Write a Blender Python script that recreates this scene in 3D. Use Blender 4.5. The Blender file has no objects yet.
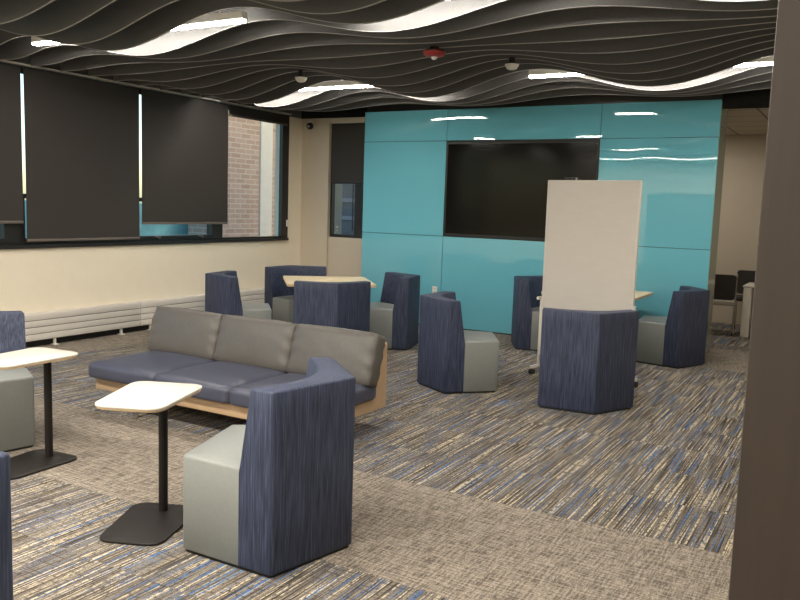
import bpy, bmesh, math, random
from mathutils import Vector, Matrix, noise as mnoise
random.seed(7)
C = bpy.context.scene.collection
PI = math.pi
rad = math.radians

# ------------------------------------------------------------------ materials
def new_mat(name):
    m = bpy.data.materials.new(name); m.use_nodes = True
    nt = m.node_tree
    return m, nt, nt.nodes['Principled BSDF']

def N(nt, typ, **kw):
    n = nt.nodes.new(typ)
    for k, v in kw.items():
        if k in n.inputs: n.inputs[k].default_value = v
        else: setattr(n, k, v)
    return n

def link(nt, a, b): nt.links.new(a, b)

def plain(name, col, rough=0.5, metal=0.0, spec=0.5, coat=0.0, noise=0.0, nscale=40.0, nvec=(1, 1, 1), bump=0.0, sheen=0.0):
    """procedural surface: base colour broken up by a noise, optional fine bump"""
    m, nt, b = new_mat(name)
    b.inputs['Base Color'].default_value = (*col, 1)
    b.inputs['Roughness'].default_value = rough
    b.inputs['Metallic'].default_value = metal
    b.inputs['Specular IOR Level'].default_value = spec
    b.inputs['Coat Weight'].default_value = coat
    b.inputs['Coat Roughness'].default_value = 0.03
    if sheen: b.inputs['Sheen Weight'].default_value = sheen
    if noise or bump:
        tc = N(nt, 'ShaderNodeTexCoord'); mp = N(nt, 'ShaderNodeMapping')
        mp.inputs['Scale'].default_value = nvec
        link(nt, tc.outputs['Object'], mp.inputs['Vector'])
        no = N(nt, 'ShaderNodeTexNoise', Scale=nscale, Detail=4.0, Roughness=0.6)
        link(nt, mp.outputs['Vector'], no.inputs['Vector'])
        if noise:
            r = N(nt, 'ShaderNodeMapRange')
            r.inputs['From Min'].default_value = 0.25; r.inputs['From Max'].default_value = 0.75
            r.inputs['To Min'].default_value = 1 - noise; r.inputs['To Max'].default_value = 1 + noise
            link(nt, no.outputs['Fac'], r.inputs['Value'])
            mx = N(nt, 'ShaderNodeMix', data_type='RGBA', blend_type='MULTIPLY')
            mx.inputs['Factor'].default_value = 1.0
            mx.inputs['A'].default_value = (*col, 1)
            mx.inputs[6].default_value = (*col, 1)
            link(nt, r.outputs['Result'], mx.inputs[7])
            link(nt, mx.outputs[2], b.inputs['Base Color'])
        if bump:
            bp = N(nt, 'ShaderNodeBump', Strength=bump, Distance=0.002)
            link(nt, no.outputs['Fac'], bp.inputs['Height'])
            link(nt, bp.outputs['Normal'], b.inputs['Normal'])
    return m

def emit(name, col, s):
    m, nt, b = new_mat(name)
    b.inputs['Base Color'].default_value = (0.8, 0.8, 0.8, 1)
    b.inputs['Emission Color'].default_value = (*col, 1)
    b.inputs['Emission Strength'].default_value = s
    return m

LIGHT = (1.0, 0.92, 0.80)
M = {}
M['cream'] = plain('cream_paint', (0.84, 0.765, 0.62), 0.6, noise=0.02, nscale=6)
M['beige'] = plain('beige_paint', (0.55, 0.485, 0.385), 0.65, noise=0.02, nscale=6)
M['greybeige'] = plain('grey_beige_paint', (0.40, 0.36, 0.30), 0.65, noise=0.02, nscale=6)
M['felt'] = plain('charcoal_felt', (0.112, 0.112, 0.113), 0.95, spec=0.1, noise=0.22, nscale=220)
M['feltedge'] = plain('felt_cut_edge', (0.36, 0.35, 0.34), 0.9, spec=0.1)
M['void'] = plain('black_ceiling_paint', (0.012, 0.012, 0.012), 0.9, spec=0.1)
M['blacktrim'] = plain('black_window_aluminium', (0.014, 0.013, 0.013), 0.4)
M['blind'] = plain('charcoal_screen_fabric', (0.040, 0.035, 0.032), 0.6, spec=0.35, noise=0.12, nscale=300, bump=0.1)
M['hem'] = plain('bronze_hem_bar', (0.13, 0.11, 0.095), 0.45)
M['greytrim'] = plain('light_grey_trim', (0.50, 0.48, 0.45), 0.6)
M['white'] = plain('white_paint', (0.70, 0.68, 0.63), 0.45)
M['heater'] = plain('grey_white_enamel', (0.62, 0.59, 0.55), 0.4)
M['heatergap'] = plain('dark_groove', (0.12, 0.11, 0.10), 0.7)
M['seatgrey'] = plain('grey_vinyl', (0.215, 0.230, 0.222), 0.5, spec=0.4, noise=0.05, nscale=60, bump=0.05)
M['black'] = plain('black_plastic', (0.008, 0.008, 0.009), 0.5)
M['blackmetal'] = plain('black_powder_coat', (0.011, 0.009, 0.008), 0.5, spec=0.25, noise=0.1, nscale=200)
M['tabletop'] = plain('white_laminate', (0.60, 0.57, 0.50), 0.35, noise=0.01, nscale=20)
M['ply'] = plain('maple_edge', (0.62, 0.45, 0.26), 0.5, noise=0.1, nscale=12, nvec=(1, 1, 20))
M['maple'] = plain('pale_maple_laminate', (0.72, 0.60, 0.40), 0.4, noise=0.05, nscale=8, nvec=(1, 14, 1))
M['tan'] = plain('tan_vinyl', (0.43, 0.30, 0.185), 0.5, noise=0.05, nscale=40, bump=0.05)
M['leathergrey'] = plain('taupe_grey_leather', (0.082, 0.075, 0.069), 0.48, spec=0.5, noise=0.08, nscale=30, bump=0.12)
M['leatherblue'] = plain('slate_blue_leather', (0.052, 0.058, 0.090), 0.42, spec=0.5, noise=0.07, nscale=30, bump=0.10)
M['steel'] = plain('brushed_steel', (0.45, 0.43, 0.40), 0.35, metal=1.0)
M['board'] = plain('white_enamel_board', (0.62, 0.58, 0.54), 0.28, spec=0.5, noise=0.025, nscale=5, nvec=(1, 1, 3))
M['boardframe'] = plain('silver_frame', (0.66, 0.63, 0.58), 0.35)
M['pillar'] = plain('bronze_laminate', (0.046, 0.035, 0.030), 0.5, spec=0.35, noise=0.10, nscale=9, nvec=(6, 6, 0.5))
M['red'] = plain('red_plastic', (0.33, 0.022, 0.018), 0.4)
M['lens'] = plain('clear_lens', (0.75, 0.75, 0.72), 0.15)
M['screen'] = plain('black_glass_screen', (0.005, 0.0045, 0.004), 0.12, spec=0.18)
M['meshback'] = plain('dark_mesh_fabric', (0.030, 0.025, 0.022), 0.8, noise=0.3, nscale=400)
M['lamp'] = emit('lamp_diffuser', (1.0, 0.925, 0.815), 84.0)
M['glassedge'] = plain('green_glass_edge', (0.26, 0.32, 0.25), 0.25, coat=0.5)
M['pale_stone'] = plain('pale_precast', (0.62, 0.60, 0.56), 0.8, noise=0.06, nscale=6)
M['roofteal'] = plain('teal_panel_outside', (0.22, 0.52, 0.58), 0.5, noise=0.3, nscale=3)
M['slate'] = plain('slate_cladding', (0.07, 0.085, 0.115), 0.7, noise=0.2, nscale=2)
M['ledge'] = plain('blue_grey_ledge', (0.16, 0.19, 0.25), 0.7)
M['asphalt'] = plain('outdoor_paving', (0.20, 0.20, 0.21), 0.9, noise=0.15, nscale=5)

def teal_mat():
    m, nt, b = new_mat('teal_back_painted_glass')
    b.inputs['Base Color'].default_value = (0.135, 0.425, 0.525, 1)
    b.inputs['Roughness'].default_value = 0.35
    b.inputs['Specular IOR Level'].default_value = 0.0
    b.inputs['Coat Weight'].default_value = 1.0
    b.inputs['Coat Roughness'].default_value = 0.012
    b.inputs['Coat IOR'].default_value = 1.52
    tc = N(nt, 'ShaderNodeTexCoord')
    no = N(nt, 'ShaderNodeTexNoise', Scale=1.3, Detail=1.0)
    link(nt, tc.outputs['Object'], no.inputs['Vector'])
    bp = N(nt, 'ShaderNodeBump', Strength=0.22, Distance=0.012)   # roller-wave distortion of the glass
    link(nt, no.outputs['Fac'], bp.inputs['Height'])
    link(nt, bp.outputs['Normal'], b.inputs['Coat Normal'])
    return m
M['teal'] = teal_mat()

def denim_mat():
    m, nt, b = new_mat('blue_streaked_fabric')
    tc = N(nt, 'ShaderNodeTexCoord'); mp = N(nt, 'ShaderNodeMapping')
    mp.inputs['Scale'].default_value = (130, 130, 5)
    link(nt, tc.outputs['Object'], mp.inputs['Vector'])
    no = N(nt, 'ShaderNodeTexNoise', Scale=1.0, Detail=3.0, Roughness=0.6)
    link(nt, mp.outputs['Vector'], no.inputs['Vector'])
    cr = N(nt, 'ShaderNodeValToRGB')
    e = cr.color_ramp.elements
    e[0].position = 0.30; e[0].color = (0.011, 0.016, 0.037, 1)
    e[1].position = 0.72; e[1].color = (0.066, 0.084, 0.148, 1)
    k = e.new(0.52); k.color = (0.033, 0.043, 0.083, 1)
    link(nt, no.outputs['Fac'], cr.inputs['Fac'])
    link(nt, cr.outputs['Color'], b.inputs['Base Color'])
    b.inputs['Roughness'].default_value = 0.62
    b.inputs['Specular IOR Level'].default_value = 0.4
    return m
M['denim'] = denim_mat()

def glass_mat(name, tint=(0.80, 0.86, 0.90)):
    m = bpy.data.materials.new(name); m.use_nodes = True
    nt = m.node_tree; nt.nodes.clear()
    out = N(nt, 'ShaderNodeOutputMaterial'); mix = N(nt, 'ShaderNodeMixShader')
    tr = N(nt, 'ShaderNodeBsdfTransparent', Color=(*tint, 1)); gl = N(nt, 'ShaderNodeBsdfGlossy', Roughness=0.02)
    lw = N(nt, 'ShaderNodeLayerWeight', Blend=0.5)
    pw = N(nt, 'ShaderNodeMath', operation='POWER'); pw.inputs[1].default_value = 4.0
    ma = N(nt, 'ShaderNodeMath', operation='MULTIPLY_ADD'); ma.inputs[1].default_value = 0.7; ma.inputs[2].default_value = 0.03
    link(nt, lw.outputs['Facing'], pw.inputs[0]); link(nt, pw.outputs[0], ma.inputs[0])
    link(nt, ma.outputs[0], mix.inputs[0]); link(nt, tr.outputs[0], mix.inputs[1]); link(nt, gl.outputs[0], mix.inputs[2])
    link(nt, mix.outputs[0], out.inputs['Surface'])
    return m
M['glass'] = glass_mat('window_glass')

def brick_mat():
    m, nt, b = new_mat('red_brown_brick')
    tc = N(nt, 'ShaderNodeTexCoord'); mp = N(nt, 'ShaderNodeMapping')
    mp.inputs['Rotation'].default_value = (PI/2, 0, PI/2)
    sep = N(nt, 'ShaderNodeSeparateXYZ'); cmb = N(nt, 'ShaderNodeCombineXYZ')
    link(nt, tc.outputs['Object'], sep.inputs[0])
    ad = N(nt, 'ShaderNodeMath', operation='ADD')
    link(nt, sep.outputs['X'], ad.inputs[0]); link(nt, sep.outputs['Y'], ad.inputs[1])
    link(nt, ad.outputs[0], cmb.inputs['X']); link(nt, sep.outputs['Z'], cmb.inputs['Y'])
    br = N(nt, 'ShaderNodeTexBrick')
    br.inputs['Color1'].default_value = (0.36, 0.25, 0.205, 1)
    br.inputs['Color2'].default_value = (0.44, 0.33, 0.28, 1)
    br.inputs['Mortar'].default_value = (0.50, 0.44, 0.39, 1)
    br.inputs['Scale'].default_value = 1.0
    br.inputs['Mortar Size'].default_value = 0.012
    br.inputs['Brick Width'].default_value = 0.34
    br.inputs['Row Height'].default_value = 0.115
    link(nt, cmb.outputs[0], br.inputs['Vector'])
    link(nt, br.outputs['Color'], b.inputs['Base Color'])
    b.inputs['Roughness'].default_value = 0.9
    return m
M['brick'] = brick_mat()

def carpet_mat():
    m, nt, b = new_mat('striped_and_plain_carpet_tiles')
    tc = N(nt, 'ShaderNodeTexCoord'); sep = N(nt, 'ShaderNodeSeparateXYZ')
    link(nt, tc.outputs['Object'], sep.inputs[0])
    X, Y = sep.outputs['X'], sep.outputs['Y']
    def mth(op, a, c=None, d=None):
        n = N(nt, 'ShaderNodeMath', operation=op)
        for i, v in enumerate((a, c, d)):
            if v is None: continue
            if isinstance(v, (int, float)): n.inputs[i].default_value = v
            else: link(nt, v, n.inputs[i])
        return n.outputs[0]
    def nz(sx, sy, seed, tile=None, detail=2.0, rough=0.55):
        c = N(nt, 'ShaderNodeCombineXYZ')
        link(nt, mth('MULTIPLY', X, sx), c.inputs['X'])
        yy = mth('MULTIPLY', Y, sy)
        link(nt, yy, c.inputs['Y'])
        z = mth('MULTIPLY_ADD', tile, 37.0, seed) if tile is not None else None
        if z is not None: link(nt, z, c.inputs['Z'])
        else: c.inputs['Z'].default_value = seed
        n = N(nt, 'ShaderNodeTexNoise', Scale=1.0, Detail=detail, Roughness=rough)
        link(nt, c.outputs[0], n.inputs['Vector'])
        return n.outputs['Fac']
    def step(v, lo, hi):
        r = N(nt, 'ShaderNodeMapRange', interpolation_type='SMOOTHSTEP')
        r.inputs['From Min'].default_value = lo; r.inputs['From Max'].default_value = hi
        link(nt, v, r.inputs['Value']); return r.outputs['Result']
    def mix(f, a, c):
        n = N(nt, 'ShaderNodeMix', data_type='RGBA')
        link(nt, f, n.inputs[0]) if not isinstance(f, float) else setattr(n.inputs[0], 'default_value', f)
        for i, v in ((6, a), (7, c)):
            if isinstance(v, tuple): n.inputs[i].default_value = (*v, 1)
            else: link(nt, v, n.inputs[i])
        return n.outputs[2]
    # one random number per 0.6 m tile
    cmb = N(nt, 'ShaderNodeCombineXYZ')
    link(nt, mth('FLOOR', mth('DIVIDE', X, 0.6)), cmb.inputs['X'])
    link(nt, mth('FLOOR', mth('DIVIDE', mth('SUBTRACT', Y, 2.95), 0.585)), cmb.inputs['Y'])
    wn = N(nt, 'ShaderNodeTexWhiteNoise', noise_dimensions='2D')
    link(nt, cmb.outputs[0], wn.inputs['Vector'])
    tile = wn.outputs['Value']
    # striped carpet: yarns run along Y
    base = mix(step(nz(120, 2.2, 1.0, tile), 0.38, 0.60), CARP['dark'], CARP['taupe'])
    base = mix(mth('MULTIPLY', step(nz(9, 1.6, 9.0, tile), 0.42, 0.62), 0.35), base, CARP['grey'])
    base = mix(mth('MULTIPLY', step(nz(105, 1.1, 3.0, tile), 0.555, 0.60), step(nz(60, 26, 5.0), 0.36, 0.50)), base, CARP['cream'])
    base = mix(mth('MULTIPLY', step(nz(95, 1.0, 6.0, tile), 0.575, 0.62), step(nz(60, 24, 7.0), 0.36, 0.50)), base, CARP['blue'])
    base = mix(mth('MULTIPLY', step(nz(90, 45, 16.0), 0.56, 0.64), 0.7), base, CARP['dark'])
    base = mix(mth('MULTIPLY', step(nz(5, 120, 8.0, tile), 0.58, 0.66), 0.6), base, CARP['dark'])
    # plain carpet: crossed slubs
    pl = mix(step(nz(80, 7, 11.0), 0.40, 0.60), CARP['pdark'], CARP['plight'])
    pl = mix(0.5, pl, mix(step(nz(7, 80, 12.0), 0.40, 0.60), CARP['pdark'], CARP['plight']))
    pl = mix(mth('MULTIPLY', step(nz(85, 85, 14.0), 0.48, 0.60), 0.5), pl, CARP['pdark'])
    pl = mix(mth('MULTIPLY', step(nz(110, 30, 15.0), 0.54, 0.64), 0.6), pl, CARP['plight'])
    near = mth('LESS_THAN', Y, 2.95)
    mid = mth('MULTIPLY', mth('GREATER_THAN', Y, 4.12), mth('LESS_THAN', Y, 9.25))
    mid = mth('MULTIPLY', mid, mth('GREATER_THAN', X, -7.15))
    far = mth('MULTIPLY', mth('GREATER_THAN', Y, 10.73), 1.0)
    col = mix(mth('MAXIMUM', mth('MAXIMUM', near, mid), far), pl, base)
    # tuft grain
    g = nz(260, 260, 20.0, None, 1.0)
    gr = N(nt, 'ShaderNodeMapRange')
    gr.inputs['From Min'].default_value = 0.3; gr.inputs['From Max'].default_value = 0.7
    gr.inputs['To Min'].default_value = 0.62; gr.inputs['To Max'].default_value = 1.35
    link(nt, g, gr.inputs['Value'])
    mx = N(nt, 'ShaderNodeMix', data_type='RGBA', blend_type='MULTIPLY'); mx.inputs[0].default_value = 1.0
    link(nt, col, mx.inputs[6]); link(nt, gr.outputs['Result'], mx.inputs[7])
    link(nt, mx.outputs[2], b.inputs['Base Color'])
    b.inputs['Roughness'].default_value = 0.95
    b.inputs['Specular IOR Level'].default_value = 0.1
    bp = N(nt, 'ShaderNodeBump', Strength=0.4, Distance=0.004)
    link(nt, g, bp.inputs['Height']); link(nt, bp.outputs['Normal'], b.inputs['Normal'])
    return m
CARP = dict(dark=(0.044, 0.037, 0.032), taupe=(0.205, 0.175, 0.143), grey=(0.190, 0.185, 0.178), cream=(0.54, 0.465, 0.335),
            blue=(0.065, 0.145, 0.31), pdark=(0.105, 0.089, 0.075), plight=(0.365, 0.318, 0.265), pmid=(0.25, 0.21, 0.163))
M['carpet'] = carpet_mat()

# ------------------------------------------------------------------ mesh helpers
def link_obj(name, bm, mat, parent=None, smooth=35, loc=(0, 0, 0)):
    me = bpy.data.meshes.new(name)
    bmesh.ops.recalc_face_normals(bm, faces=bm.faces[:])
    bm.to_mesh(me); bm.free()
    if smooth:
        for p in me.polygons: p.use_smooth = True
        me.set_sharp_from_angle(angle=rad(smooth))
    me.materials.append(mat)
    o = bpy.data.objects.new(name, me); C.objects.link(o); o.location = loc
    if parent: o.parent = parent
    return o

def box(bm, x0, x1, y0, y1, z0, z1, bev=0.0, rot=None, seg=2):
    vs = [bm.verts.new((x, y, z)) for z in (z0, z1) for (x, y) in ((x0, y0), (x1, y0), (x1, y1), (x0, y1))]
    if rot is not None:
        for v in vs: v.co = rot @ v.co
    fs = [bm.faces.new([vs[i] for i in q]) for q in ((3, 2, 1, 0), (4, 5, 6, 7), (0, 1, 5, 4), (1, 2, 6, 5), (2, 3, 7, 6), (3, 0, 4, 7))]
    if bev:
        es = list({e for f in fs for e in f.edges})
        bmesh.ops.bevel(bm, geom=es, offset=bev, segments=seg, profile=0.5, affect='EDGES', clamp_overlap=True)
    return vs

def boxes(*bs, bev=0.0):
    bm = bmesh.new()
    for b in bs: box(bm, *b, bev=bev)
    return bm

def tube(bm, pts, r, n=10, cap=True):
    pts = [Vector(p) for p in pts]; rings = []
    for i, p in enumerate(pts):
        d = (pts[min(i+1, len(pts)-1)] - pts[max(i-1, 0)]).normalized()
        a = d.orthogonal().normalized() if i == 0 else (prev - d * prev.dot(d)).normalized()
        prev = a; c = d.cross(a)
        rr = r[i] if isinstance(r, (list, tuple)) else r
        rings.append([bm.verts.new(p + (a*math.cos(2*PI*k/n) + c*math.sin(2*PI*k/n))*rr) for k in range(n)])
    for A, B in zip(rings, rings[1:]):
        for k in range(n): bm.faces.new((A[k], A[(k+1) % n], B[(k+1) % n], B[k]))
    if cap: bm.faces.new(rings[0][::-1]); bm.faces.new(rings[-1])

def lathe(bm, prof, n=24, cx=0, cy=0, z0=0):
    rings = [[bm.verts.new((cx + r*math.cos(2*PI*k/n), cy + r*math.sin(2*PI*k/n), z0 + z)) for k in range(n)] for r, z in prof]
    for A, B in zip(rings, rings[1:]):
        for k in range(n): bm.faces.new((A[k], A[(k+1) % n], B[(k+1) % n], B[k]))
    bm.faces.new(rings[0][::-1]); bm.faces.new(rings[-1])

def rounded(poly, radii, seg=5):
    """round the corners of a polygon (list of 2-D points)"""
    out = []; n = len(poly)
    for i, p in enumerate(poly):
        r = radii[i] if isinstance(radii, (list, tuple)) else radii
        p = Vector(p); a = Vector(poly[i-1]); c = Vector(poly[(i+1) % n])
        u = (a-p).normalized(); v = (c-p).normalized()
        if r <= 0: out.append(p); continue
        ang = u.angle(v); t = min(r/math.tan(ang/2), 0.48*(a-p).length, 0.48*(c-p).length)
        s, e = p+u*t, p+v*t
        for k in range(seg+1):
            f = k/seg
            out.append(s*(1-f)**2 + p*2*f*(1-f) + e*f*f)
    return out

def inset(pts, d):
    """mitred offset of a closed counter-clockwise polyline, inwards for d > 0"""
    out = []; n = len(pts)
    for i in range(n):
        a, p, c = pts[i-1], pts[i], pts[(i+1) % n]
        u = (p-a); v = (c-p)
        if u.length < 1e-9: u = v
        if v.length < 1e-9: v = u
        n1 = Vector((-u.y, u.x)).normalized(); n2 = Vector((-v.y, v.x)).normalized()
        b = n1+n2
        k = max(b.length_squared/2, 0.25)
        out.append(p + b/k*d)
    return out

def loft(bm, loops):
    """loops: list of (list of 2-D points, z)"""
    rings = [[bm.verts.new((p.x, p.y, z)) for p in pts] for pts, z in loops]
    n = len(rings[0])
    for A, B in zip(rings, rings[1:]):
        for k in range(n): bm.faces.new((A[k], A[(k+1) % n], B[(k+1) % n], B[k]))
    f1 = bm.faces.new(rings[0][::-1]); f2 = bm.faces.new(rings[-1])
    bmesh.ops.triangulate(bm, faces=[f1, f2])

def slab(bm, poly, radii, z0, z1, edge=0.004, seg=5):
    pts = rounded(poly, radii, seg)
    loops = [(inset(pts, edge), z0), (inset(pts, edge*0.3), z0+edge*0.3), (pts, z0+edge), (pts, z1-edge), (inset(pts, edge*0.3), z1-edge*0.3), (inset(pts, edge), z1)]
    loft(bm, loops)

def cushion(w, d, h, r, crown=0.02, nx=22, ny=16, nz=6, wrinkle=0.0, seed=0):
    """soft rounded box centred on x and y, base at z = 0; the top and front bulge a little"""
    bm = bmesh.new()
    bmesh.ops.create_cube(bm, size=1.0)
    bmesh.ops.subdivide_edges(bm, edges=bm.edges[:], cuts=15, use_grid_fill=True)
    hx, hy, hz = w/2, d/2, h/2
    for v in bm.verts:
        p = Vector((v.co.x*w, v.co.y*d, v.co.z*h))
        q = Vector((max(-hx+r, min(hx-r, p.x)), max(-hy+r, min(hy-r, p.y)), max(-hz+r, min(hz-r, p.z))))
        e = p-q
        # cube-to-sphere on the rounded rim
        if e.length > 1e-9:
            m = max(abs(e.x), abs(e.y), abs(e.z)); e = e.normalized()*m
        p = q+e
        fx = max(0, 1-(p.x/hx)**2); fy = max(0, 1-(p.y/hy)**2); fz = max(0, 1-(p.z/hz)**2)
        if v.co.z > 0: p.z += crown*(fx**0.5)*(fy**0.5)
        p.x += math.copysign(0.3*crown*fy*fz, p.x); p.y += math.copysign(0.35*crown*fx*fz, p.y)
        if wrinkle:
            en = (abs(p.x)/hx)**6
            s = math.sin(55*p.y + 26*abs(p.x) + 3*mnoise.noise(p*6+Vector((seed, 0, 0))))
            p.z += wrinkle*en*s
            p += Vector((0, 0, 1))*0.5*wrinkle*mnoise.noise(p*9+Vector((seed, 3, 1)))
        p.z += hz
        v.co = p
    return bm

# ------------------------------------------------------------------ things
def tag(o, label, cat, group=None):
    o['label'] = label; o['category'] = cat
    if group: o['group'] = group
    return o

def thing(name, label, cat, loc=(0, 0, 0), rz=0, group=None):
    o = bpy.data.objects.new(name, None); C.objects.link(o)
    o.location = loc; o.rotation_euler = (0, 0, rz); o.empty_display_size = 0.2
    return tag(o, label, cat, group)

def struct(name, bm, mat, parent=None, smooth=35):
    o = link_obj(name, bm, mat, parent, smooth)
    if parent is None: o['kind'] = 'structure'
    return o

def dup(root, loc, rz, label, group=None):
    r = root.copy(); r.scale = (1, 1, 1); C.objects.link(r); r.location = loc; r.rotation_euler = (0, 0, rz); r['label'] = label
    if group: r['group'] = group
    for ch in list(root.children):
        c = ch.copy(); C.objects.link(c); c.parent = r
        for g in list(ch.children):
            d = g.copy(); C.objects.link(d); d.parent = c
    return r

# ------------------------------------------------------------------ room shell
XW = -7.84            # window wall
YT = 9.92             # teal glass wall
YC = 10.33            # end wall beside the teal wall
YO = 9.95             # opening on the right
XR, YN = 1.5, -2.6
ZC = 3.62

struct('floor', boxes((XW-0.3, XR+0.3, YN-0.3, 14.0, -0.12, 0.0)), M['carpet'], smooth=0)
struct('ceiling', boxes((XW-0.3, XR+0.3, YN-0.3, 11.2, ZC, ZC+0.1)), M['void'], smooth=0)

SILL, WTOP = 1.087, 3.0
# window wall: painted below the sill, dark above the windows
wl = boxes((XW-0.25, XW, YN, YC, 0, SILL), (XW-0.25, XW, 9.985, YC, SILL, 2.985))
struct('wall_left', wl, M['cream'], smooth=0)
struct('trim_1', boxes((XW-0.25, XW, YN, 10.9, WTOP+0.02, ZC)), M['felt'], smooth=0)
struct('trim_2', boxes((XW-0.02, XW+0.05, YN, 9.99, WTOP+0.005, WTOP+0.025)), M['greytrim'], smooth=0)

# end wall beside the teal wall: a column, then a recessed window
wb = boxes((XW-0.25, -7.32, YC, YC+0.40, 0, 2.985),          # column face
           (-7.32, -5.6, 10.365, 10.6, 0, 1.155),              # wall below the recessed window
           (-7.32, -5.6, 10.345, 10.6, 2.905, 2.985))           # head
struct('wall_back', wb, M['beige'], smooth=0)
struct('trim_3', boxes((XW, -1.42, YC-0.03, YC+0.5, 2.985, ZC)), M['void'], smooth=0)

# window strip frames --------------------------------------------------------
def window(name, y0, y1, sub_y=None, sub_z=None):
    bm = bmesh.new()
    x0, x1 = XW-0.12, XW-0.02
    box(bm, x0, x1, y0, y1, SILL, SILL+0.06); box(bm, x0, x1, y0, y1, WTOP-0.05, WTOP)
    box(bm, x0, x1, y0, y0+0.05, SILL+0.06, WTOP-0.05); box(bm, x0, x1, y1-0.05, y1, SILL+0.06, WTOP-0.05)
    w = bpy.data.objects.new(name, None); C.objects.link(w); w['kind'] = 'structure'
    link_obj('window_frame', bm, M['blacktrim'], w, 0)
    if sub_z:
        b2 = bmesh.new()          # hopper sash at the foot of the window, with two catches
        box(b2, x0+0.01, x1+0.015, y0+0.05, y1-0.05, sub_z, sub_z+0.05)
        box(b2, x0+0.01, x1+0.015, y0+0.05, y1-0.05, SILL+0.06, SILL+0.105)
        box(b2, x0+0.01, x1+0.015, y1-0.17, y1-0.05, SILL+0.105, sub_z)
        box(b2, x0+0.01, x1+0.015, y0+0.05, y0+0.075, SILL+0.105, sub_z)
        s = link_obj('sash', b2, M['blacktrim'], w, 0)
        for yy in (y0+0.32, y1-0.45):
            b3 = bmesh.new(); box(b3, x1+0.0, x1+0.035, yy, yy+0.10, SILL+0.085, SILL+0.10, 0.003); box(b3, x1, x1+0.05, yy+0.06, yy+0.075, SILL+0.07, SILL+0.10, 0.003)
            link_obj('catch', b3, M['hem'], s)
    g = bmesh.new(); box(g, XW-0.075, XW-0.065, y0+0.04, y1-0.04, SILL+0.05, WTOP-0.04)
    link_obj('window_pane', g, M['glass'], w, 0)
    return w
WY = [2.35, 3.86, 5.39, 6.96, 8.50, 9.985]
for i in range(5):
    window('window_%d' % (i+1), WY[i], WY[i+1], sub_z=(1.62 if i != 4 else None))
# deep right-hand jamb of the last window, and little white latch
struct('trim_4', boxes((XW-0.05, XW+0.012, 9.83, 9.985, SILL, WTOP)), M['blacktrim'], smooth=0)
struct('trim_5', boxes((XW-0.03, XW+0.035, YN, 9.985, SILL-0.004, SILL+0.035)), M['blacktrim'], smooth=0)
bm = bmesh.new(); box(bm, XW+0.012, XW+0.035, 9.94, 9.97, 1.30, 1.40, 0.004)
tag(link_obj('blind_chain_clip', bm, M['white']), 'tiny white chain clip on the black jamb beside the uncovered window', 'clip')

# recessed window in the end wall
w6 = bpy.data.objects.new('window_6', None); C.objects.link(w6); w6['kind'] = 'structure'
y0, y1 = 10.40, 10.48
link_obj('window_frame', boxes((-7.32, -6.0, y0, y1, 1.155, 1.20), (-7.32, -7.29, y0, y1, 1.20, 2.905), (-6.865, -6.74, y0, y1, 1.20, 2.905), (-7.29, -6.0, y0, y1, 2.85, 2.905), (-6.09, -6.0, y0, y1, 1.20, 2.85), (-6.90, -6.885, y0-0.01, y0, 1.26, 1.98)), M['blacktrim'], w6, 0)
link_obj('window_pane', boxes((-7.30, -6.05, 10.435, 10.445, 1.19, 2.86)), M['glass'], w6, 0)
b3 = bmesh.new(); box(b3, -7.215, -7.185, y0+0.01, y0+0.035, 1.30, 1.33, 0.004); box(b3, -7.21, -7.19, y0+0.01, y0+0.035, 1.25, 1.27, 0.004)
link_obj('latch', b3, M['white'], w6)

# roller blinds ------------------------------------------------------------------
def blind(label, y0, y1, zb, hem=True, parent_x=None):
    t = thing('roller_blind', label, 'blind', (XW+0.04, (y0+y1)/2, zb), 0, 'roller blinds on the window wall')
    h = (y1-y0)/2; x = 0.0
    bm = bmesh.new(); box(bm, x-0.002, x+0.002, -h, h, 0.02, WTOP-zb-0.02)
    bmesh.ops.subdivide_edges(bm, edges=bm.edges[:], cuts=6, use_grid_fill=True)
    for v in bm.verts: v.co.x += 0.004*math.sin(v.co.y*5)*math.sin(v.co.z*2.2)
    link_obj('fabric', bm, M['blind'], t)
    bm = bmesh.new(); box(bm, x-0.010, x+0.010, -h, h, 0.0, 0.03, 0.006); link_obj('hem_bar', bm, M['hem'], t)
    bm = bmesh.new(); tube(bm, [(x-0.03, -h, WTOP-zb-0.05), (x-0.03, h, WTOP-zb-0.05)], 0.03, 14); link_obj('roller', bm, M['blacktrim'], t)
    return t
blind('black roller blind lowered over the windows, cut by the left edge of the photo', 3.95, 5.415, 1.352)
blind('broad black roller blind lowered right down to the sill', 5.452, 7.00, 1.155)
blind('black roller blind stopped just above the sill with bright glass beneath', 7.04, 8.585, 1.338)
blind('black roller blind rolled up to the head of the brick view window', 8.60, 9.90, 2.835)
t = thing('roller_blind', 'black roller blind half lowered over the narrow recessed window by the teal wall', 'blind', (-6.66, 10.385, 1.985), 0)
bm = bmesh.new(); box(bm, -0.65, 0.65, -0.002, 0.002, 0.02, 0.91); link_obj('fabric', bm, M['blind'], t, 0)
bm = bmesh.new(); box(bm, -0.65, 0.65, -0.01, 0.01, 0, 0.03, 0.006); link_obj('hem_bar', bm, M['blacktrim'], t)

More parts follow.
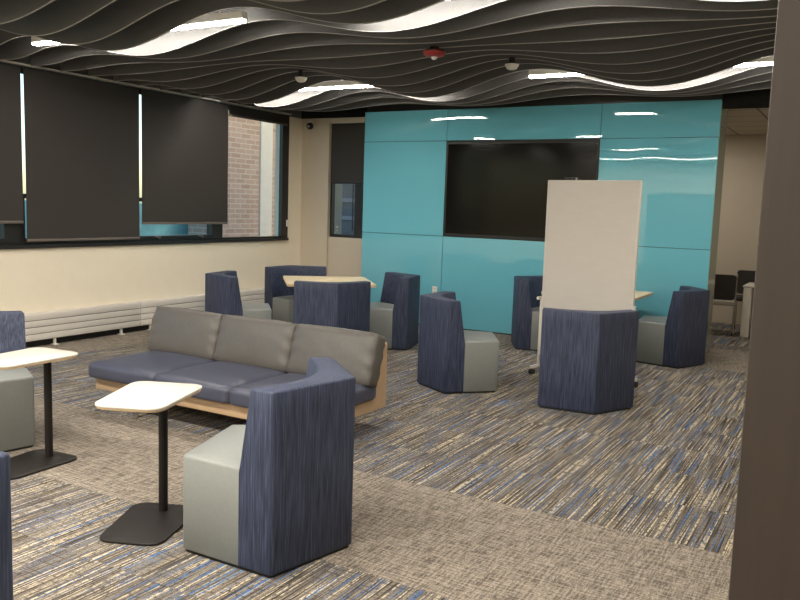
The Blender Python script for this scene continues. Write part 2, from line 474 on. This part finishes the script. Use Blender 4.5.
# convector along the window wall -------------------------------------------------
def heater(label, y0, y1):
    t = thing('baseboard_heater', label, 'heater', (XW, (y0+y1)/2, 0), 0, 'heater sections along the window wall')
    h = (y1-y0)/2-0.002
    bm = bmesh.new(); box(bm, 0.0, 0.085, -h, h, 0.075, 0.375, 0.004); body = link_obj('casing', bm, M['heater'], t)
    n = 4; zz = 0.078
    for k in range(n):
        z0 = 0.082+k*0.0735
        bm = bmesh.new(); box(bm, 0.080, 0.10, -h, h, z0, z0+0.066, 0.004); link_obj('front_rail', bm, M['heater'], t)
    bm = bmesh.new(); box(bm, 0.001, 0.088, -h+0.002, h-0.002, 0.086, 0.366); link_obj('groove_backing', bm, M['heatergap'], t)
    for s in (-0.62, 0.0, 0.62):
        bm = bmesh.new(); box(bm, 0.05, 0.075, s*h*1.25-0.012, s*h*1.25+0.012, 0.006, 0.08); box(bm, 0.03, 0.10, s*h*1.25-0.03, s*h*1.25+0.03, 0.0, 0.008, 0.002)
        link_obj('foot', bm, M['white'], t)
heater('low grey-white slatted heater section at the left below the lowered blinds', 4.55, 6.955)
heater('low grey-white slatted heater section in the middle behind the sofa', 6.96, 8.6)
heater('low grey-white slatted heater section at the far corner behind the lounge chairs', 8.605, 10.2)
struct('baseboard_left', boxes((XW, XW+0.012, YN, YC, 0, 0.10)), M['black'], smooth=0)

# teal glass wall ----------------------------------------------------------------
TX0, TX1, TZ = -6.405, -1.56, 3.0
VX = (TX0, -5.07, -2.945, TX1)
HZ = (0.015, 1.275, 2.575, TZ)
core = boxes((TX0+0.01, TX1-0.012, YT+0.055, YT+0.50, 0, TZ-0.004), (TX0, TX1, YT+0.055, YT+0.5, TZ-0.02, ZC), (TX0+0.03, TX1-0.03, YT+0.03, YT+0.055, 0.0, 0.05))
cw = struct('wall_teal', core, M['blacktrim'], smooth=0)
g = 0.003
for i in range(3):
    for j in range(3):
        if i == 1 and j == 1: continue
        bm = bmesh.new(); box(bm, VX[i]+g, VX[i+1]-g, YT, YT+0.012, HZ[j]+g, HZ[j+1]-g, 0.002, seg=1)
        link_obj('glass_panel', bm, M['teal'], cw, 0)
bk = boxes((TX0+0.02, -5.075, YT+0.012, YT+0.055, 0.05, TZ-0.02), (-2.94, TX1-0.02, YT+0.012, YT+0.055, 0.05, TZ-0.02), (-5.075, -2.94, YT+0.012, YT+0.055, 0.05, 1.27), (-5.075, -2.94, YT+0.012, YT+0.055, 2.58, TZ-0.02))
link_obj('panel_backing', bk, M['black'], cw, 0)
bm = bmesh.new(); box(bm, TX1-0.012, TX1, YT+0.02, YT+0.5, 0.0, TZ-0.06); link_obj('glass_end', bm, M['glassedge'], cw, 0)

# TV, set back a little inside the opening in the glass
t = thing('wall_screen', 'big black television set into the teal glass wall', 'television', (-4.008, YT+0.03, 1.285), 0)
bm = bmesh.new(); box(bm, -1.058, 1.058, -0.022, 0.02, 0.0, 1.272)
link_obj('bezel', bm, M['black'], t, 0)
bm = bmesh.new(); box(bm, -1.035, 1.035, -0.026, -0.020, 0.035, 1.245); link_obj('screen', bm, M['screen'], t, 0)
# outlet
t = thing('wall_outlet', 'small white power outlet low on the teal glass wall', 'outlet', (-5.165, YT, 0.455), 0)
bm = bmesh.new(); box(bm, -0.038, 0.038, -0.006, 0.001, 0.0, 0.115, 0.003); link_obj('cover_plate', bm, M['white'], t)
for zz in (0.03, 0.072):
    bm = bmesh.new(); box(bm, -0.016, 0.016, -0.008, -0.005, zz, zz+0.024, 0.002); link_obj('socket', bm, M['greytrim'], t)

# opening on the right, and the room behind it ----------------------------------------
struct('trim_6', boxes((TX1, XR, YO, YO+0.2, 2.915, ZC)), M['void'], smooth=0)
struct('wall_right', boxes((XR, XR+0.2, YN, 14, 0, ZC)), M['cream'], smooth=0)
struct('wall_front', boxes((XW, XR, YN-0.2, YN, 0, ZC)), M['cream'], smooth=0)
struct('trim_7', boxes((-0.35, XR, YO, YO+0.15, 0, 2.915)), M['cream'], smooth=0)
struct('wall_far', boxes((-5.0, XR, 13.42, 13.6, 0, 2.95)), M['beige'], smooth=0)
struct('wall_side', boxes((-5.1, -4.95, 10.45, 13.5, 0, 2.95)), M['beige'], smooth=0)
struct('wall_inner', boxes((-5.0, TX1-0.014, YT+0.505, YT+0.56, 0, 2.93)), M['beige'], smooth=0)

def tile_mat():
    m, nt, b = new_mat('acoustic_ceiling_tile')
    tc = N(nt, 'ShaderNodeTexCoord')
    br = N(nt, 'ShaderNodeTexBrick', offset=0.0)
    br.inputs['Color1'].default_value = br.inputs['Color2'].default_value = (0.55, 0.49, 0.40, 1)
    br.inputs['Mortar'].default_value = (0.22, 0.19, 0.15, 1)
    br.inputs['Scale'].default_value = 1.0; br.inputs['Mortar Size'].default_value = 0.014
    br.inputs['Brick Width'].default_value = 0.61; br.inputs['Row Height'].default_value = 0.61
    link(nt, tc.outputs['Object'], br.inputs['Vector']); link(nt, br.outputs['Color'], b.inputs['Base Color'])
    b.inputs['Roughness'].default_value = 0.95
    return m
M['tile'] = tile_mat()
cr_ = struct('ceiling_far', boxes((-5.1, XR, YO+0.2, 13.6, 2.925, 2.98)), M['tile'], smooth=0)

# desk with a white end panel
t = thing('desk', 'pale desk with a white end panel in the room beyond the teal wall', 'desk', (-1.42, 12.05, 0), 0)
R0 = Matrix.Rotation(rad(0), 4, 'Z')
bm = bmesh.new(); box(bm, 0.0, 0.11, 0.0, 0.68, 0.0, 0.70, 0.003); link_obj('end_panel', bm, M['tabletop'], t)
bm = bmesh.new(); box(bm, -0.01, 1.5, -0.02, 0.70, 0.70, 0.725, 0.004); link_obj('desktop', bm, M['tabletop'], t)
bm = bmesh.new(); box(bm, 1.45, 1.5, 0.0, 0.68, 0.0, 0.70, 0.003); link_obj('end_panel', bm, M['tabletop'], t)

def mesh_chair(label, loc, rz, col):
    t = thing('task_chair', label, 'chair', loc, rz, 'chairs in the room beyond')
    bm = cushion(0.46, 0.45, 0.06, 0.028, 0.01); 
    for v in bm.verts: v.co.z += 0.42
    link_obj('seat', bm, col, t)
    bm = bmesh.new()
    pts = rounded([(-0.21, 0.50), (0.21, 0.50), (0.225, 0.86), (-0.225, 0.86)], 0.05, 5)
    fr = [bm.verts.new((p.x, 0.20+0.10*(p.y-0.5)-0.05*(1-(p.x/0.24)**2)*0+0.0, p.y)) for p in pts]
    bk = [bm.verts.new((p.x, 0.222+0.10*(p.y-0.5), p.y)) for p in pts]
    n = len(fr)
    for k in range(n): bm.faces.new((fr[k], fr[(k+1) % n], bk[(k+1) % n], bk[k]))
    bm.faces.new(fr); bm.faces.new(bk[::-1])
    link_obj('backrest', bm, M['meshback'], t)
    for s in (-1, 1):
        bm = bmesh.new(); tube(bm, [(s*0.20, -0.20, 0.03), (s*0.21, -0.10, 0.42), (s*0.215, 0.17, 0.44)], 0.011, 8); link_obj('front_leg', bm, M['steel'], t)
        bm = bmesh.new(); tube(bm, [(s*0.23, 0.26, 0.03), (s*0.22, 0.17, 0.40), (s*0.22, 0.20, 0.52), (s*0.215, 0.235, 0.80)], 0.011, 8); link_obj('rear_leg', bm, M['steel'], t)
        for y in (-0.20, 0.26):
            bm = bmesh.new(); tube(bm, [(s*0.215-0.012, y, 0.028), (s*0.215+0.012, y, 0.028)], 0.028, 14); link_obj('caster', bm, M['black'], t)
    return t
mesh_chair('mesh-backed chair with pale seat standing left of the white desk panel', (-1.76, 12.25, 0), rad(185), M['greybeige'])
mesh_chair('dark-backed chair rising behind the pale desk in the far room', (-1.42, 13.08, 0), rad(8), M['meshback'])

# dark pillar at the right edge, close to the camera
bm = bmesh.new(); box(bm, -0.1392, 0.75, 1.30, 1.62, 0.0, ZC, 0.004)
struct('wall_pillar', bm, M['pillar'])

# ------------------------------------------------------------------ ceiling baffles
SP = 0.36; YA = 5.18
BX0, BX1 = XW+0.045, XR-0.05
def wave(x, y):
    amp = 0.121*math.cos(PI*(y-4.3)/3.7)
    z = 3.012 + amp*math.cos(2*PI*(x+4.37)/2.5) + 0.012*math.sin(x*0.9+y)
    f = min(1.0, max(0.0, (x-BX0)/0.75)); f = f*f*(3-2*f)          # the wave flattens out against the window wall
    return 3.015 + (z-3.015)*f
ORD = ['first', 'second', 'third', 'fourth', 'fifth', 'sixth', 'seventh', 'eighth', 'ninth', 'tenth', 'eleventh', 'twelfth',
       'thirteenth', 'fourteenth', 'fifteenth', 'sixteenth', 'seventeenth', 'eighteenth', 'nineteenth', 'twentieth']
ys = [YA + SP*k for k in range(12, -8, -1)]
BX0, BX1 = XW+0.045, XR-0.05
NS = 130
for i, y in enumerate(ys):
    lab = ORD[i]+' wavy charcoal felt ceiling baffle counting out from the teal wall'
    if abs(y-5.18) < .01: lab = 'wavy felt baffle lit white just behind the nearer ceiling light row'
    if abs(y-8.42) < .01: lab = 'wavy felt baffle lit white just behind the farther ceiling light row'
    t = thing('ceiling_baffle', lab, 'ceiling baffle', (0, y, ZC), 0, 'wavy felt ceiling baffles')
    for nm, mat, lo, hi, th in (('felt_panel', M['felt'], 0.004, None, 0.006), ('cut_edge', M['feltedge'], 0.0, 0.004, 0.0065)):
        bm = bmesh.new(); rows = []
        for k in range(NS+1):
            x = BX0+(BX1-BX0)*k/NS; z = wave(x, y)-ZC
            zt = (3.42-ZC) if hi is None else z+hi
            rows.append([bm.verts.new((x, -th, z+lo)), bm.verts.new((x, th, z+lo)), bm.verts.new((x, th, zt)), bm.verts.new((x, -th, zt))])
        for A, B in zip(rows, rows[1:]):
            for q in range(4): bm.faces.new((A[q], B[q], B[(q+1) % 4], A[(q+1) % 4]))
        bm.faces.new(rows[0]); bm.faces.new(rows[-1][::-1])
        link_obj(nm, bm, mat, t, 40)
    for k in range(3):
        x = BX0+0.6+k*3.95
        bm = bmesh.new(); tube(bm, [(x, 0, 3.41-ZC), (x, 0, 0)], 0.003, 6)
        link_obj('hanger_rod', bm, M['black'], t)

def fixture(label, x0, x1, y):
    t = thing('linear_light', label, 'ceiling light', ((x0+x1)/2, y, ZC), 0, 'linear lights between the baffles')
    h = (x1-x0)/2
    bm = bmesh.new(); box(bm, -h, h, -0.034, 0.034, 3.088-ZC, 3.15-ZC, 0.003, seg=1); link_obj('housing', bm, M['white'], t)
    bm = bmesh.new(); box(bm, -h+0.006, h-0.006, -0.030, 0.030, 3.068-ZC, 3.09-ZC, 0.006, seg=2); link_obj('diffuser', bm, M['lamp'], t)
    for s in (-0.8, -0.27, 0.27, 0.8):
        bm = bmesh.new(); tube(bm, [(s*h, 0, 3.16-ZC), (s*h, 0, 0)], 0.0025, 6); link_obj('cable', bm, M['steel'], t)
fixture('long linear light at the upper left in the nearer row', -6.98, -4.38, 5.0)
fixture('long linear light in the nearer row above the frame top, right of the gap', -3.35, -0.2, 5.0)
fixture('long linear light in the farther row, above the left chair group', -7.3, -4.35, 8.24)
fixture('long linear light in the farther row, right of the smoke detector', -3.25, 0.2, 8.24)

def at_edge(px, py):
    pass
def detector(name, label, cat, x, y, z, r, mat, strobe=False):
    t = thing(name, label, cat, (x, y, z), 0)
    bm = bmesh.new(); top = max(0.03, wave(x, y)-z+0.012); lathe(bm, [(r*0.95, 0.0), (r*0.95, 0.010), (r*0.45, 0.016), (r*0.45, top)], 28); link_obj('mounting_box', bm, M['black'], t)
    bm = bmesh.new()
    if strobe:
        lathe(bm, [(r*0.55, -0.045), (r*0.85, -0.036), (r*1.02, -0.012), (r*1.02, 0.0)], 28); link_obj('body', bm, mat, t)
        bm = bmesh.new(); lathe(bm, [(0.008, -0.068), (0.022, -0.062), (0.03, -0.044)], 20); link_obj('strobe_lens', bm, M['lens'], t)
    else:
        lathe(bm, [(r*0.35, -0.05), (r*0.62, -0.042), (r*0.85, -0.016), (r*0.9, 0.0)], 28); link_obj('body', bm, mat, t)
detector('fire_alarm', 'red ceiling fire alarm with a white strobe lens', 'alarm', -3.35, 6.26, 2.995, 0.095, M['red'], True)
detector('smoke_detector', 'white smoke detector on the ceiling right of the red alarm', 'smoke detector', -3.08, 7.34, 3.05, 0.075, M['white'])
detector('smoke_detector', 'white smoke detector on the ceiling above the leftmost chair group', 'smoke detector', -5.6, 7.34, 3.055, 0.075, M['white'])

# security camera on the column
t = thing('security_camera', 'small dark security camera on a white bracket at the top of the column', 'camera', (-7.66, YC, 2.89), 0)
bm = bmesh.new(); box(bm, -0.05, 0.05, -0.03, 0.004, -0.03, 0.06, 0.006); tube(bm, [(0, -0.02, 0.02), (0.03, -0.09, -0.0)], 0.018, 10); link_obj('bracket', bm, M['white'], t)
bm = bmesh.new(); bmesh.ops.create_uvsphere(bm, u_segments=20, v_segments=12, radius=0.055, matrix=Matrix.Translation((0.05, -0.11, -0.03))); link_obj('housing', bm, M['black'], t)
bm = bmesh.new(); tube(bm, [(0.06, -0.155, -0.04), (0.063, -0.17, -0.043)], 0.016, 12); link_obj('lens', bm, M['steel'], t)

# ------------------------------------------------------------------ pentagon lounge chairs
HB, HS = 0.848, 0.478
P0, P1, P2, P3, P4 = [Vector(p) for p in ((0, 0.375), (0.419, 0.134), (0.266, -0.357), (-0.266, -0.357), (-0.419, 0.134))]
def shell_loop(t, r=0.016):
    d1 = (P2-P1).normalized(); d4 = (P3-P4).normalized()
    A = P1+d1*t; E = P4+d4*t
    # inner corner: lines through A and E parallel to the two back faces
    u = (P0-P1).normalized(); s = -A.x/u.x; Q = A+u*s
    outer = rounded([A, P1, P0, P4, E], [0.0, r, r, r, 0.0], 4)
    qa = Q + (A-Q)*0.62; qe = Q + (E-Q)*0.62
    inner = []
    for k in range(1, 3): inner.append(E + (qe-E)*k/3.0)
    for k in range(13):
        f = k/12; inner.append(qe*(1-f)**2 + Q*2*f*(1-f) + qa*f*f)
    for k in range(1, 3): inner.append(qa + (A-qa)*k/3.0)
    return outer+inner, A, Q, E
def make_chair(label):
    t = thing('lounge_chair', label, 'chair', (0, 0, 0), 0, 'pentagon lounge chairs')
    tb, tt = 0.182, 0.120
    b0 = 0.014; e = 0.010
    loops = []
    L = lambda t_: shell_loop(t_)[0]
    low = L(tb)
    loops += [(inset(low, e), b0), (inset(low, e*0.3), b0+e*0.3), (low, b0+e), (low, HS-0.03)]
    for k in range(1, 6):
        f = k/5; loops.append((L(tb+(tt-tb)*f), HS-0.03+(HB-e-HS+0.03)*f))
    top = L(tt)
    loops += [(inset(top, e*0.3), HB-e*0.3), (inset(top, e), HB)]
    bm = bmesh.new(); loft(bm, loops); link_obj('backrest', bm, M['denim'], t, 50)
    # grey seat block, flush with the shell at the sides
    pts_sh, A, Q, E = shell_loop(tb)
    qa = Q + (A-Q)*0.62; qe = Q + (E-Q)*0.62
    inner = [A + (qa-A)*k/3.0 for k in range(1, 3)] + [qa*(1-k/12)**2 + Q*2*(k/12)*(1-k/12) + qe*(k/12)**2 for k in range(13)] + [qe + (E-qe)*k/3.0 for k in range(1, 3)]
    head = rounded([E, P3, P2, A], [0.0, 0.022, 0.022, 0.0], 5)
    ring = head + inner
    e2 = 0.016
    loops = [(inset(ring, 0.008), b0), (ring, b0+0.01), (ring, HS-e2), (inset(ring, e2*0.3), HS-e2*0.3), (inset(ring, e2), HS)]
    bm = bmesh.new(); loft(bm, loops); link_obj('seat', bm, M['seatgrey'], t, 50)
    base = rounded([P0*0.965, P1*0.965, P2*0.965, P3*0.965, P4*0.965], 0.02, 4)[::-1]
    bm = bmesh.new(); loft(bm, [(base, 0.0), (base, 0.03)]); link_obj('base', bm, M['black'], t)
    return t
first = make_chair('nearest blue and grey pentagon chair beside the white-topped table, its back to the camera')
first.scale = (1.035, 1.035, 1.0); first.location = (-2.414, 3.030, 0); first.rotation_euler = (0, 0, 5.024)
for (x, y, a, lab) in (
    (-2.028, 6.732, 3.735, 'blue pentagon chair showing only its back, standing before the whiteboard'),
    (-3.244, 6.743, 2.089, 'blue pentagon chair alone in the middle of the carpet, grey seat pointing right'),
    (-1.825, 9.385, 4.81, 'blue pentagon chair at the right end of the teal wall by the opening'),
    (-3.393, 9.357, 1.542, 'blue pentagon chair half hidden behind the whiteboard edge at the left'),
    (-4.892, 8.226, -0.814, 'blue pentagon chair on the right of the maple table under the television'),
    (-4.958, 7.081, 3.957, 'blue pentagon chair with its back to us between sofa and maple table'),
    (-6.118, 6.929, 2.314, 'blue pentagon chair on the left of the maple table near the heater'),
    (-6.244, 8.217, 1.013, 'blue pentagon chair on the far side of the maple table before the column'),
    (-5.042, 3.078, 1.394, 'blue pentagon chair with grey seat cut by the left edge, behind the left table'),
    (-2.531, 1.161, rad(253), 'blue pentagon chair sliver in the bottom left corner of the photo')):
    dup(first, (x, y, 0), a, lab)

# ------------------------------------------------------------------ sofa
t = thing('sofa', 'three-seat sofa with grey back cushions, slate blue seats and tan frame', 'sofa', (-4.07, 4.62, 0), 0)
hw = 1.06
prof = [(-0.47, 0.165), (0.44, 0.165), (0.44, 0.655), (0.365, 0.655), (0.275, 0.262), (-0.47, 0.262)]
pr2 = rounded([Vector(p) for p in prof], [0.012, 0.02, 0.014, 0.014, 0.02, 0.012], 4)
bm = bmesh.new(); rings = []
for (x, ins) in ((-hw, 0.008), (-hw+0.008, 0.0), (hw-0.008, 0.0), (hw, 0.008)):
    rings.append([bm.verts.new((x, p.x, p.y)) for p in inset(pr2, ins)])
n = len(pr2)
for A, B in zip(rings, rings[1:]):
    for k in range(n): bm.faces.new((A[k], A[(k+1) % n], B[(k+1) % n], B[k]))
bmesh.ops.triangulate(bm, faces=[bm.faces.new(rings[0][::-1]), bm.faces.new(rings[-1])])
link_obj('frame', bm, M['tan'], t, 40)
cxs = (-0.72, 0.005, 0.725)
for k, x in enumerate(cxs):
    bm = cushion(0.728, 0.80, 0.125, 0.035, 0.022, seed=k)
    s = link_obj('seat_cushion', bm, M['leatherblue'], t, 60, (x, -0.13, 0.258))
for k, x in enumerate(cxs):
    bm = cushion(0.75, 0.385, 0.13, 0.022, 0.035, wrinkle=0.008, seed=k*5)
    rot = Matrix.Translation((0, 0.17, 0.375)) @ Matrix.Rotation(rad(73), 4, 'X') @ Matrix.Translation((0, 0.185, -0.065))
    for v in bm.verts: v.co = rot @ v.co
    link_obj('back_cushion', bm, M['leathergrey'], t, 60, ((-0.755, -0.008, 0.735)[k], 0, 0))
for x in (-0.62, 0.60):
    for y in (-0.455, 0.36):
        bm = bmesh.new(); box(bm, x-0.02, x+0.02, y-0.006, y+0.006, 0.004, 0.17, 0.002); box(bm, x-0.022, x+0.022, y-0.02, y+0.02, 0.0, 0.006)
        link_obj('leg', bm, M['steel'], t)

# ------------------------------------------------------------------ laptop tables
def laptop_table(label, loc, rz):
    t = thing('side_table', label, 'table', loc, rz, 'white side tables on black pole bases')
    top = [(-0.172, -0.275), (0.172, -0.275), (0.20, 0.27), (-0.20, 0.27)]
    bm = bmesh.new(); slab(bm, [Vector(p) for p in top], 0.085, 0.670, 0.684, 0.004, 7); tp = link_obj('tabletop', bm, M['tabletop'], t, 50)
    bm = bmesh.new(); slab(bm, [Vector(p)*0.975 for p in top], 0.085, 0.660, 0.671, 0.002, 7); link_obj('edge_band', bm, M['ply'], tp, 50)
    bm = bmesh.new(); slab(bm, [Vector(p)*0.95 for p in top], 0.085, 0.0, 0.012, 0.003, 7); link_obj('base_plate', bm, M['blackmetal'], t, 50)
    bm = bmesh.new(); tube(bm, [(0, 0.165, 0.01), (0, 0.165, 0.66)], 0.024, 20); link_obj('pole', bm, M['blackmetal'], t)
    bm = bmesh.new(); box(bm, -0.08, 0.08, 0.05, 0.23, 0.652, 0.661, 0.002); link_obj('mounting_plate', bm, M['blackmetal'], t)
    return t
tb = laptop_table('white side table on a black pole, just left of the nearest lounge chair', (-3.055, 2.80, 0), rad(23))
dup(tb, (-4.365, 3.02, 0), rad(5), 'white side table on a black pole cut by the left edge of the photo')

# ------------------------------------------------------------------ meeting tables
def meeting_table(label, loc, rz, s=1.04):
    t = thing('meeting_table', label, 'table', loc, rz, 'square maple meeting tables')
    h = s/2
    sq = [Vector(p) for p in ((-h, -h), (h, -h), (h, h), (-h, h))]
    bm = bmesh.new(); slab(bm, sq, 0.05, 0.738, 0.746, 0.002, 5); tp = link_obj('tabletop', bm, M['maple'], t, 50)
    bm = bmesh.new(); slab(bm, [p*0.998 for p in sq], 0.05, 0.714, 0.739, 0.002, 5); link_obj('edge_band', bm, M['ply'], tp, 50)
    bm = bmesh.new(); lathe(bm, [(0.28, 0.0), (0.28, 0.008), (0.26, 0.014), (0.05, 0.02)], 36); link_obj('base_plate', bm, M['blackmetal'], t)
    bm = bmesh.new(); tube(bm, [(0, 0, 0.015), (0, 0, 0.71)], 0.038, 20); link_obj('pole', bm, M['blackmetal'], t)
    bm = bmesh.new(); box(bm, -0.2, 0.2, -0.2, 0.2, 0.706, 0.716, 0.003); link_obj('mounting_plate', bm, M['blackmetal'], t)
    return t
mt = meeting_table('square maple table amid four lounge chairs at the left near the column', (-5.62, 7.97, 0), 0.717)
dup(mt, (-2.66, 9.24, 0), rad(0), 'square maple table mostly hidden behind the whiteboard')

# ------------------------------------------------------------------ whiteboard
BL, BR = Vector((-2.815, 7.80)), Vector((-1.845, 7.62))
ang = math.atan2(BR.y-BL.y, BR.x-BL.x); W = (BR-BL).length; mid = (BL+BR)/2
t = thing('whiteboard', 'tall rolling whiteboard standing behind the front blue chair', 'whiteboard', (mid.x, mid.y, 0), ang)
h = W/2
bm = bmesh.new(); box(bm, -h+0.012, h-0.012, -0.012, 0.012, 0.20, 1.963); link_obj('writing_panel', bm, M['board'], t, 0)
bm = bmesh.new()
for b in ((-h, -h+0.016, -0.016, 0.016, 0.19, 1.975), (h-0.016, h, -0.016, 0.016, 0.19, 1.975), (-h+0.016, h-0.016, -0.016, 0.016, 1.959, 1.975), (-h+0.016, h-0.016, -0.016, 0.016, 0.19, 0.206)): box(bm, *b, bev=0.002)
link_obj('frame', bm, M['boardframe'], t)
for s in (-1, 1):
    bm = bmesh.new(); box(bm, s*(h+0.010)-0.009, s*(h+0.010)+0.009, -0.015, 0.015, 0.07, 0.80, 0.003); link_obj('post', bm, M['boardframe'], t)
    ft = bmesh.new(); box(ft, s*(h+0.012)-0.014, s*(h+0.012)+0.014, -0.14, 0.14, 0.062, 0.09, 0.003); fo = link_obj('foot', ft, M['boardframe'], t)
    for y in (-0.12, 0.12):
        bm = bmesh.new()
        for dx in (-0.014, 0.014): tube(bm, [(s*(h+0.012)+dx-0.008, y, 0.028), (s*(h+0.012)+dx+0.008, y, 0.028)], 0.028, 16)
        tube(bm, [(s*(h+0.012), y, 0.028), (s*(h+0.012), y, 0.066)], 0.008, 8)
        link_obj('caster', bm, M['black'], fo)
bm = bmesh.new(); tube(bm, [(-h-0.02, -0.02, 0.78), (-h-0.02, -0.055, 0.78)], 0.018, 14); link_obj('clamp_knob', bm, M['boardframe'], t)
t2 = thing('whiteboard_eraser', 'small black eraser lying on top of the whiteboard frame', 'eraser', (mid.x-0.235*math.cos(ang), mid.y-0.235*math.sin(ang), 1.975), ang)
bm = bmesh.new(); box(bm, -0.075, 0.075, -0.025, 0.025, 0.0, 0.026, 0.006); link_obj('grip', bm, M['black'], t2)
bm = bmesh.new(); box(bm, 0.055, 0.072, -0.027, 0.027, 0.002, 0.020, 0.003); link_obj('end_cap', bm, M['greytrim'], t2)

# ------------------------------------------------------------------ outside
bm = bmesh.new(); box(bm, -13.5, -12.6, 13.55, 17.0, -4.0, 9.0)
t = thing('brick_building', 'red brick building with a pale pilaster seen through the uncovered window', 'building', (0, 0, 0))
link_obj('brick_wall', bm, M['brick'], t, 0)
bm = bmesh.new(); box(bm, -12.62, -12.55, 14.95, 15.38, -4, 9); link_obj('pilaster', bm, M['pale_stone'], t, 0)
t = thing('annex_building', 'dark blue-grey annex wall seen through the narrow recessed window', 'building', (-15.0, 21.0, -4.0))
bm = bmesh.new(); box(bm, -3, 6, 0, 3, 0, 11); link_obj('wall_panel', bm, M['slate'], t, 0)
for zz in (5.2, 5.75, 6.3):
    bm = bmesh.new(); box(bm, -3, 6, -0.06, 0.0, zz, zz+0.12); link_obj('ledge', bm, M['ledge'], t, 0)
bm = bmesh.new(); box(bm, -15.5, -13.9, -6.0, 16.0, -4.0, 1.55)
tag(link_obj('neighbouring_roof', bm, M['roofteal'], None, 0), 'teal and white outbuilding glimpsed under the raised blind edge', 'building')
bm = bmesh.new(); box(bm, -40, XW-0.3, -20, 40, -4.1, -4.0); struct('floor_outside', bm, M['asphalt'], smooth=0)

# ------------------------------------------------------------------ lights
def area(name, loc, sx, sy, power, col=LIGHT, rot=(0, 0, 0)):
    l = bpy.data.lights.new(name, 'AREA'); l.shape = 'RECTANGLE'; l.size = sx; l.size_y = sy; l.energy = power; l.color = col
    o = bpy.data.objects.new(name, l); C.objects.link(o); o.location = loc; o.rotation_euler = rot
    return o
# the next light rows of the room, above and behind the camera
area('light_row_near', (-3.7, 1.76, 3.08), 6.4, 0.06, 285)
area('light_row_rear', (-3.7, -1.48, 3.08), 6.4, 0.06, 300)
area('far_room_light', (-2.6, 12.0, 2.90), 1.2, 0.6, 24)

w = bpy.data.worlds.new('sky'); bpy.context.scene.world = w; w.use_nodes = True
nt = w.node_tree; bg = nt.nodes['Background']
sky = nt.nodes.new('ShaderNodeTexSky'); sky.sky_type = 'NISHITA'
sky.sun_elevation = rad(12); sky.sun_rotation = rad(100); sky.sun_disc = False
nt.links.new(sky.outputs[0], bg.inputs['Color']); bg.inputs['Strength'].default_value = 0.42

# ------------------------------------------------------------------ camera
F = 801.0; H = 1.66
v1 = Vector((-994-400, 300-161.5, -F)); v2 = Vector((868-400, 300-222, -F))
Xc = -v1.normalized(); Yc = v2.normalized(); Yc = (Yc-Xc*Yc.dot(Xc)).normalized(); Zc = Xc.cross(Yc)
Rm = Matrix((Xc, Yc, Zc))            # rows: world axes in camera space = camera-to-world rotation
cam = bpy.data.cameras.new('camera'); co = bpy.data.objects.new('camera', cam); C.objects.link(co)
cam.sensor_width = 36; cam.lens = F/800*36; cam.clip_start = 0.05
co.matrix_world = Matrix.Translation((0, 0, H)) @ Rm.to_4x4()
sc = bpy.context.scene; sc.camera = co
sc.view_settings.view_transform = 'Standard'; sc.view_settings.look = 'None'
sc.view_settings.exposure = 0.14; sc.view_settings.gamma = 1.0
sc.view_settings.use_curve_mapping = False
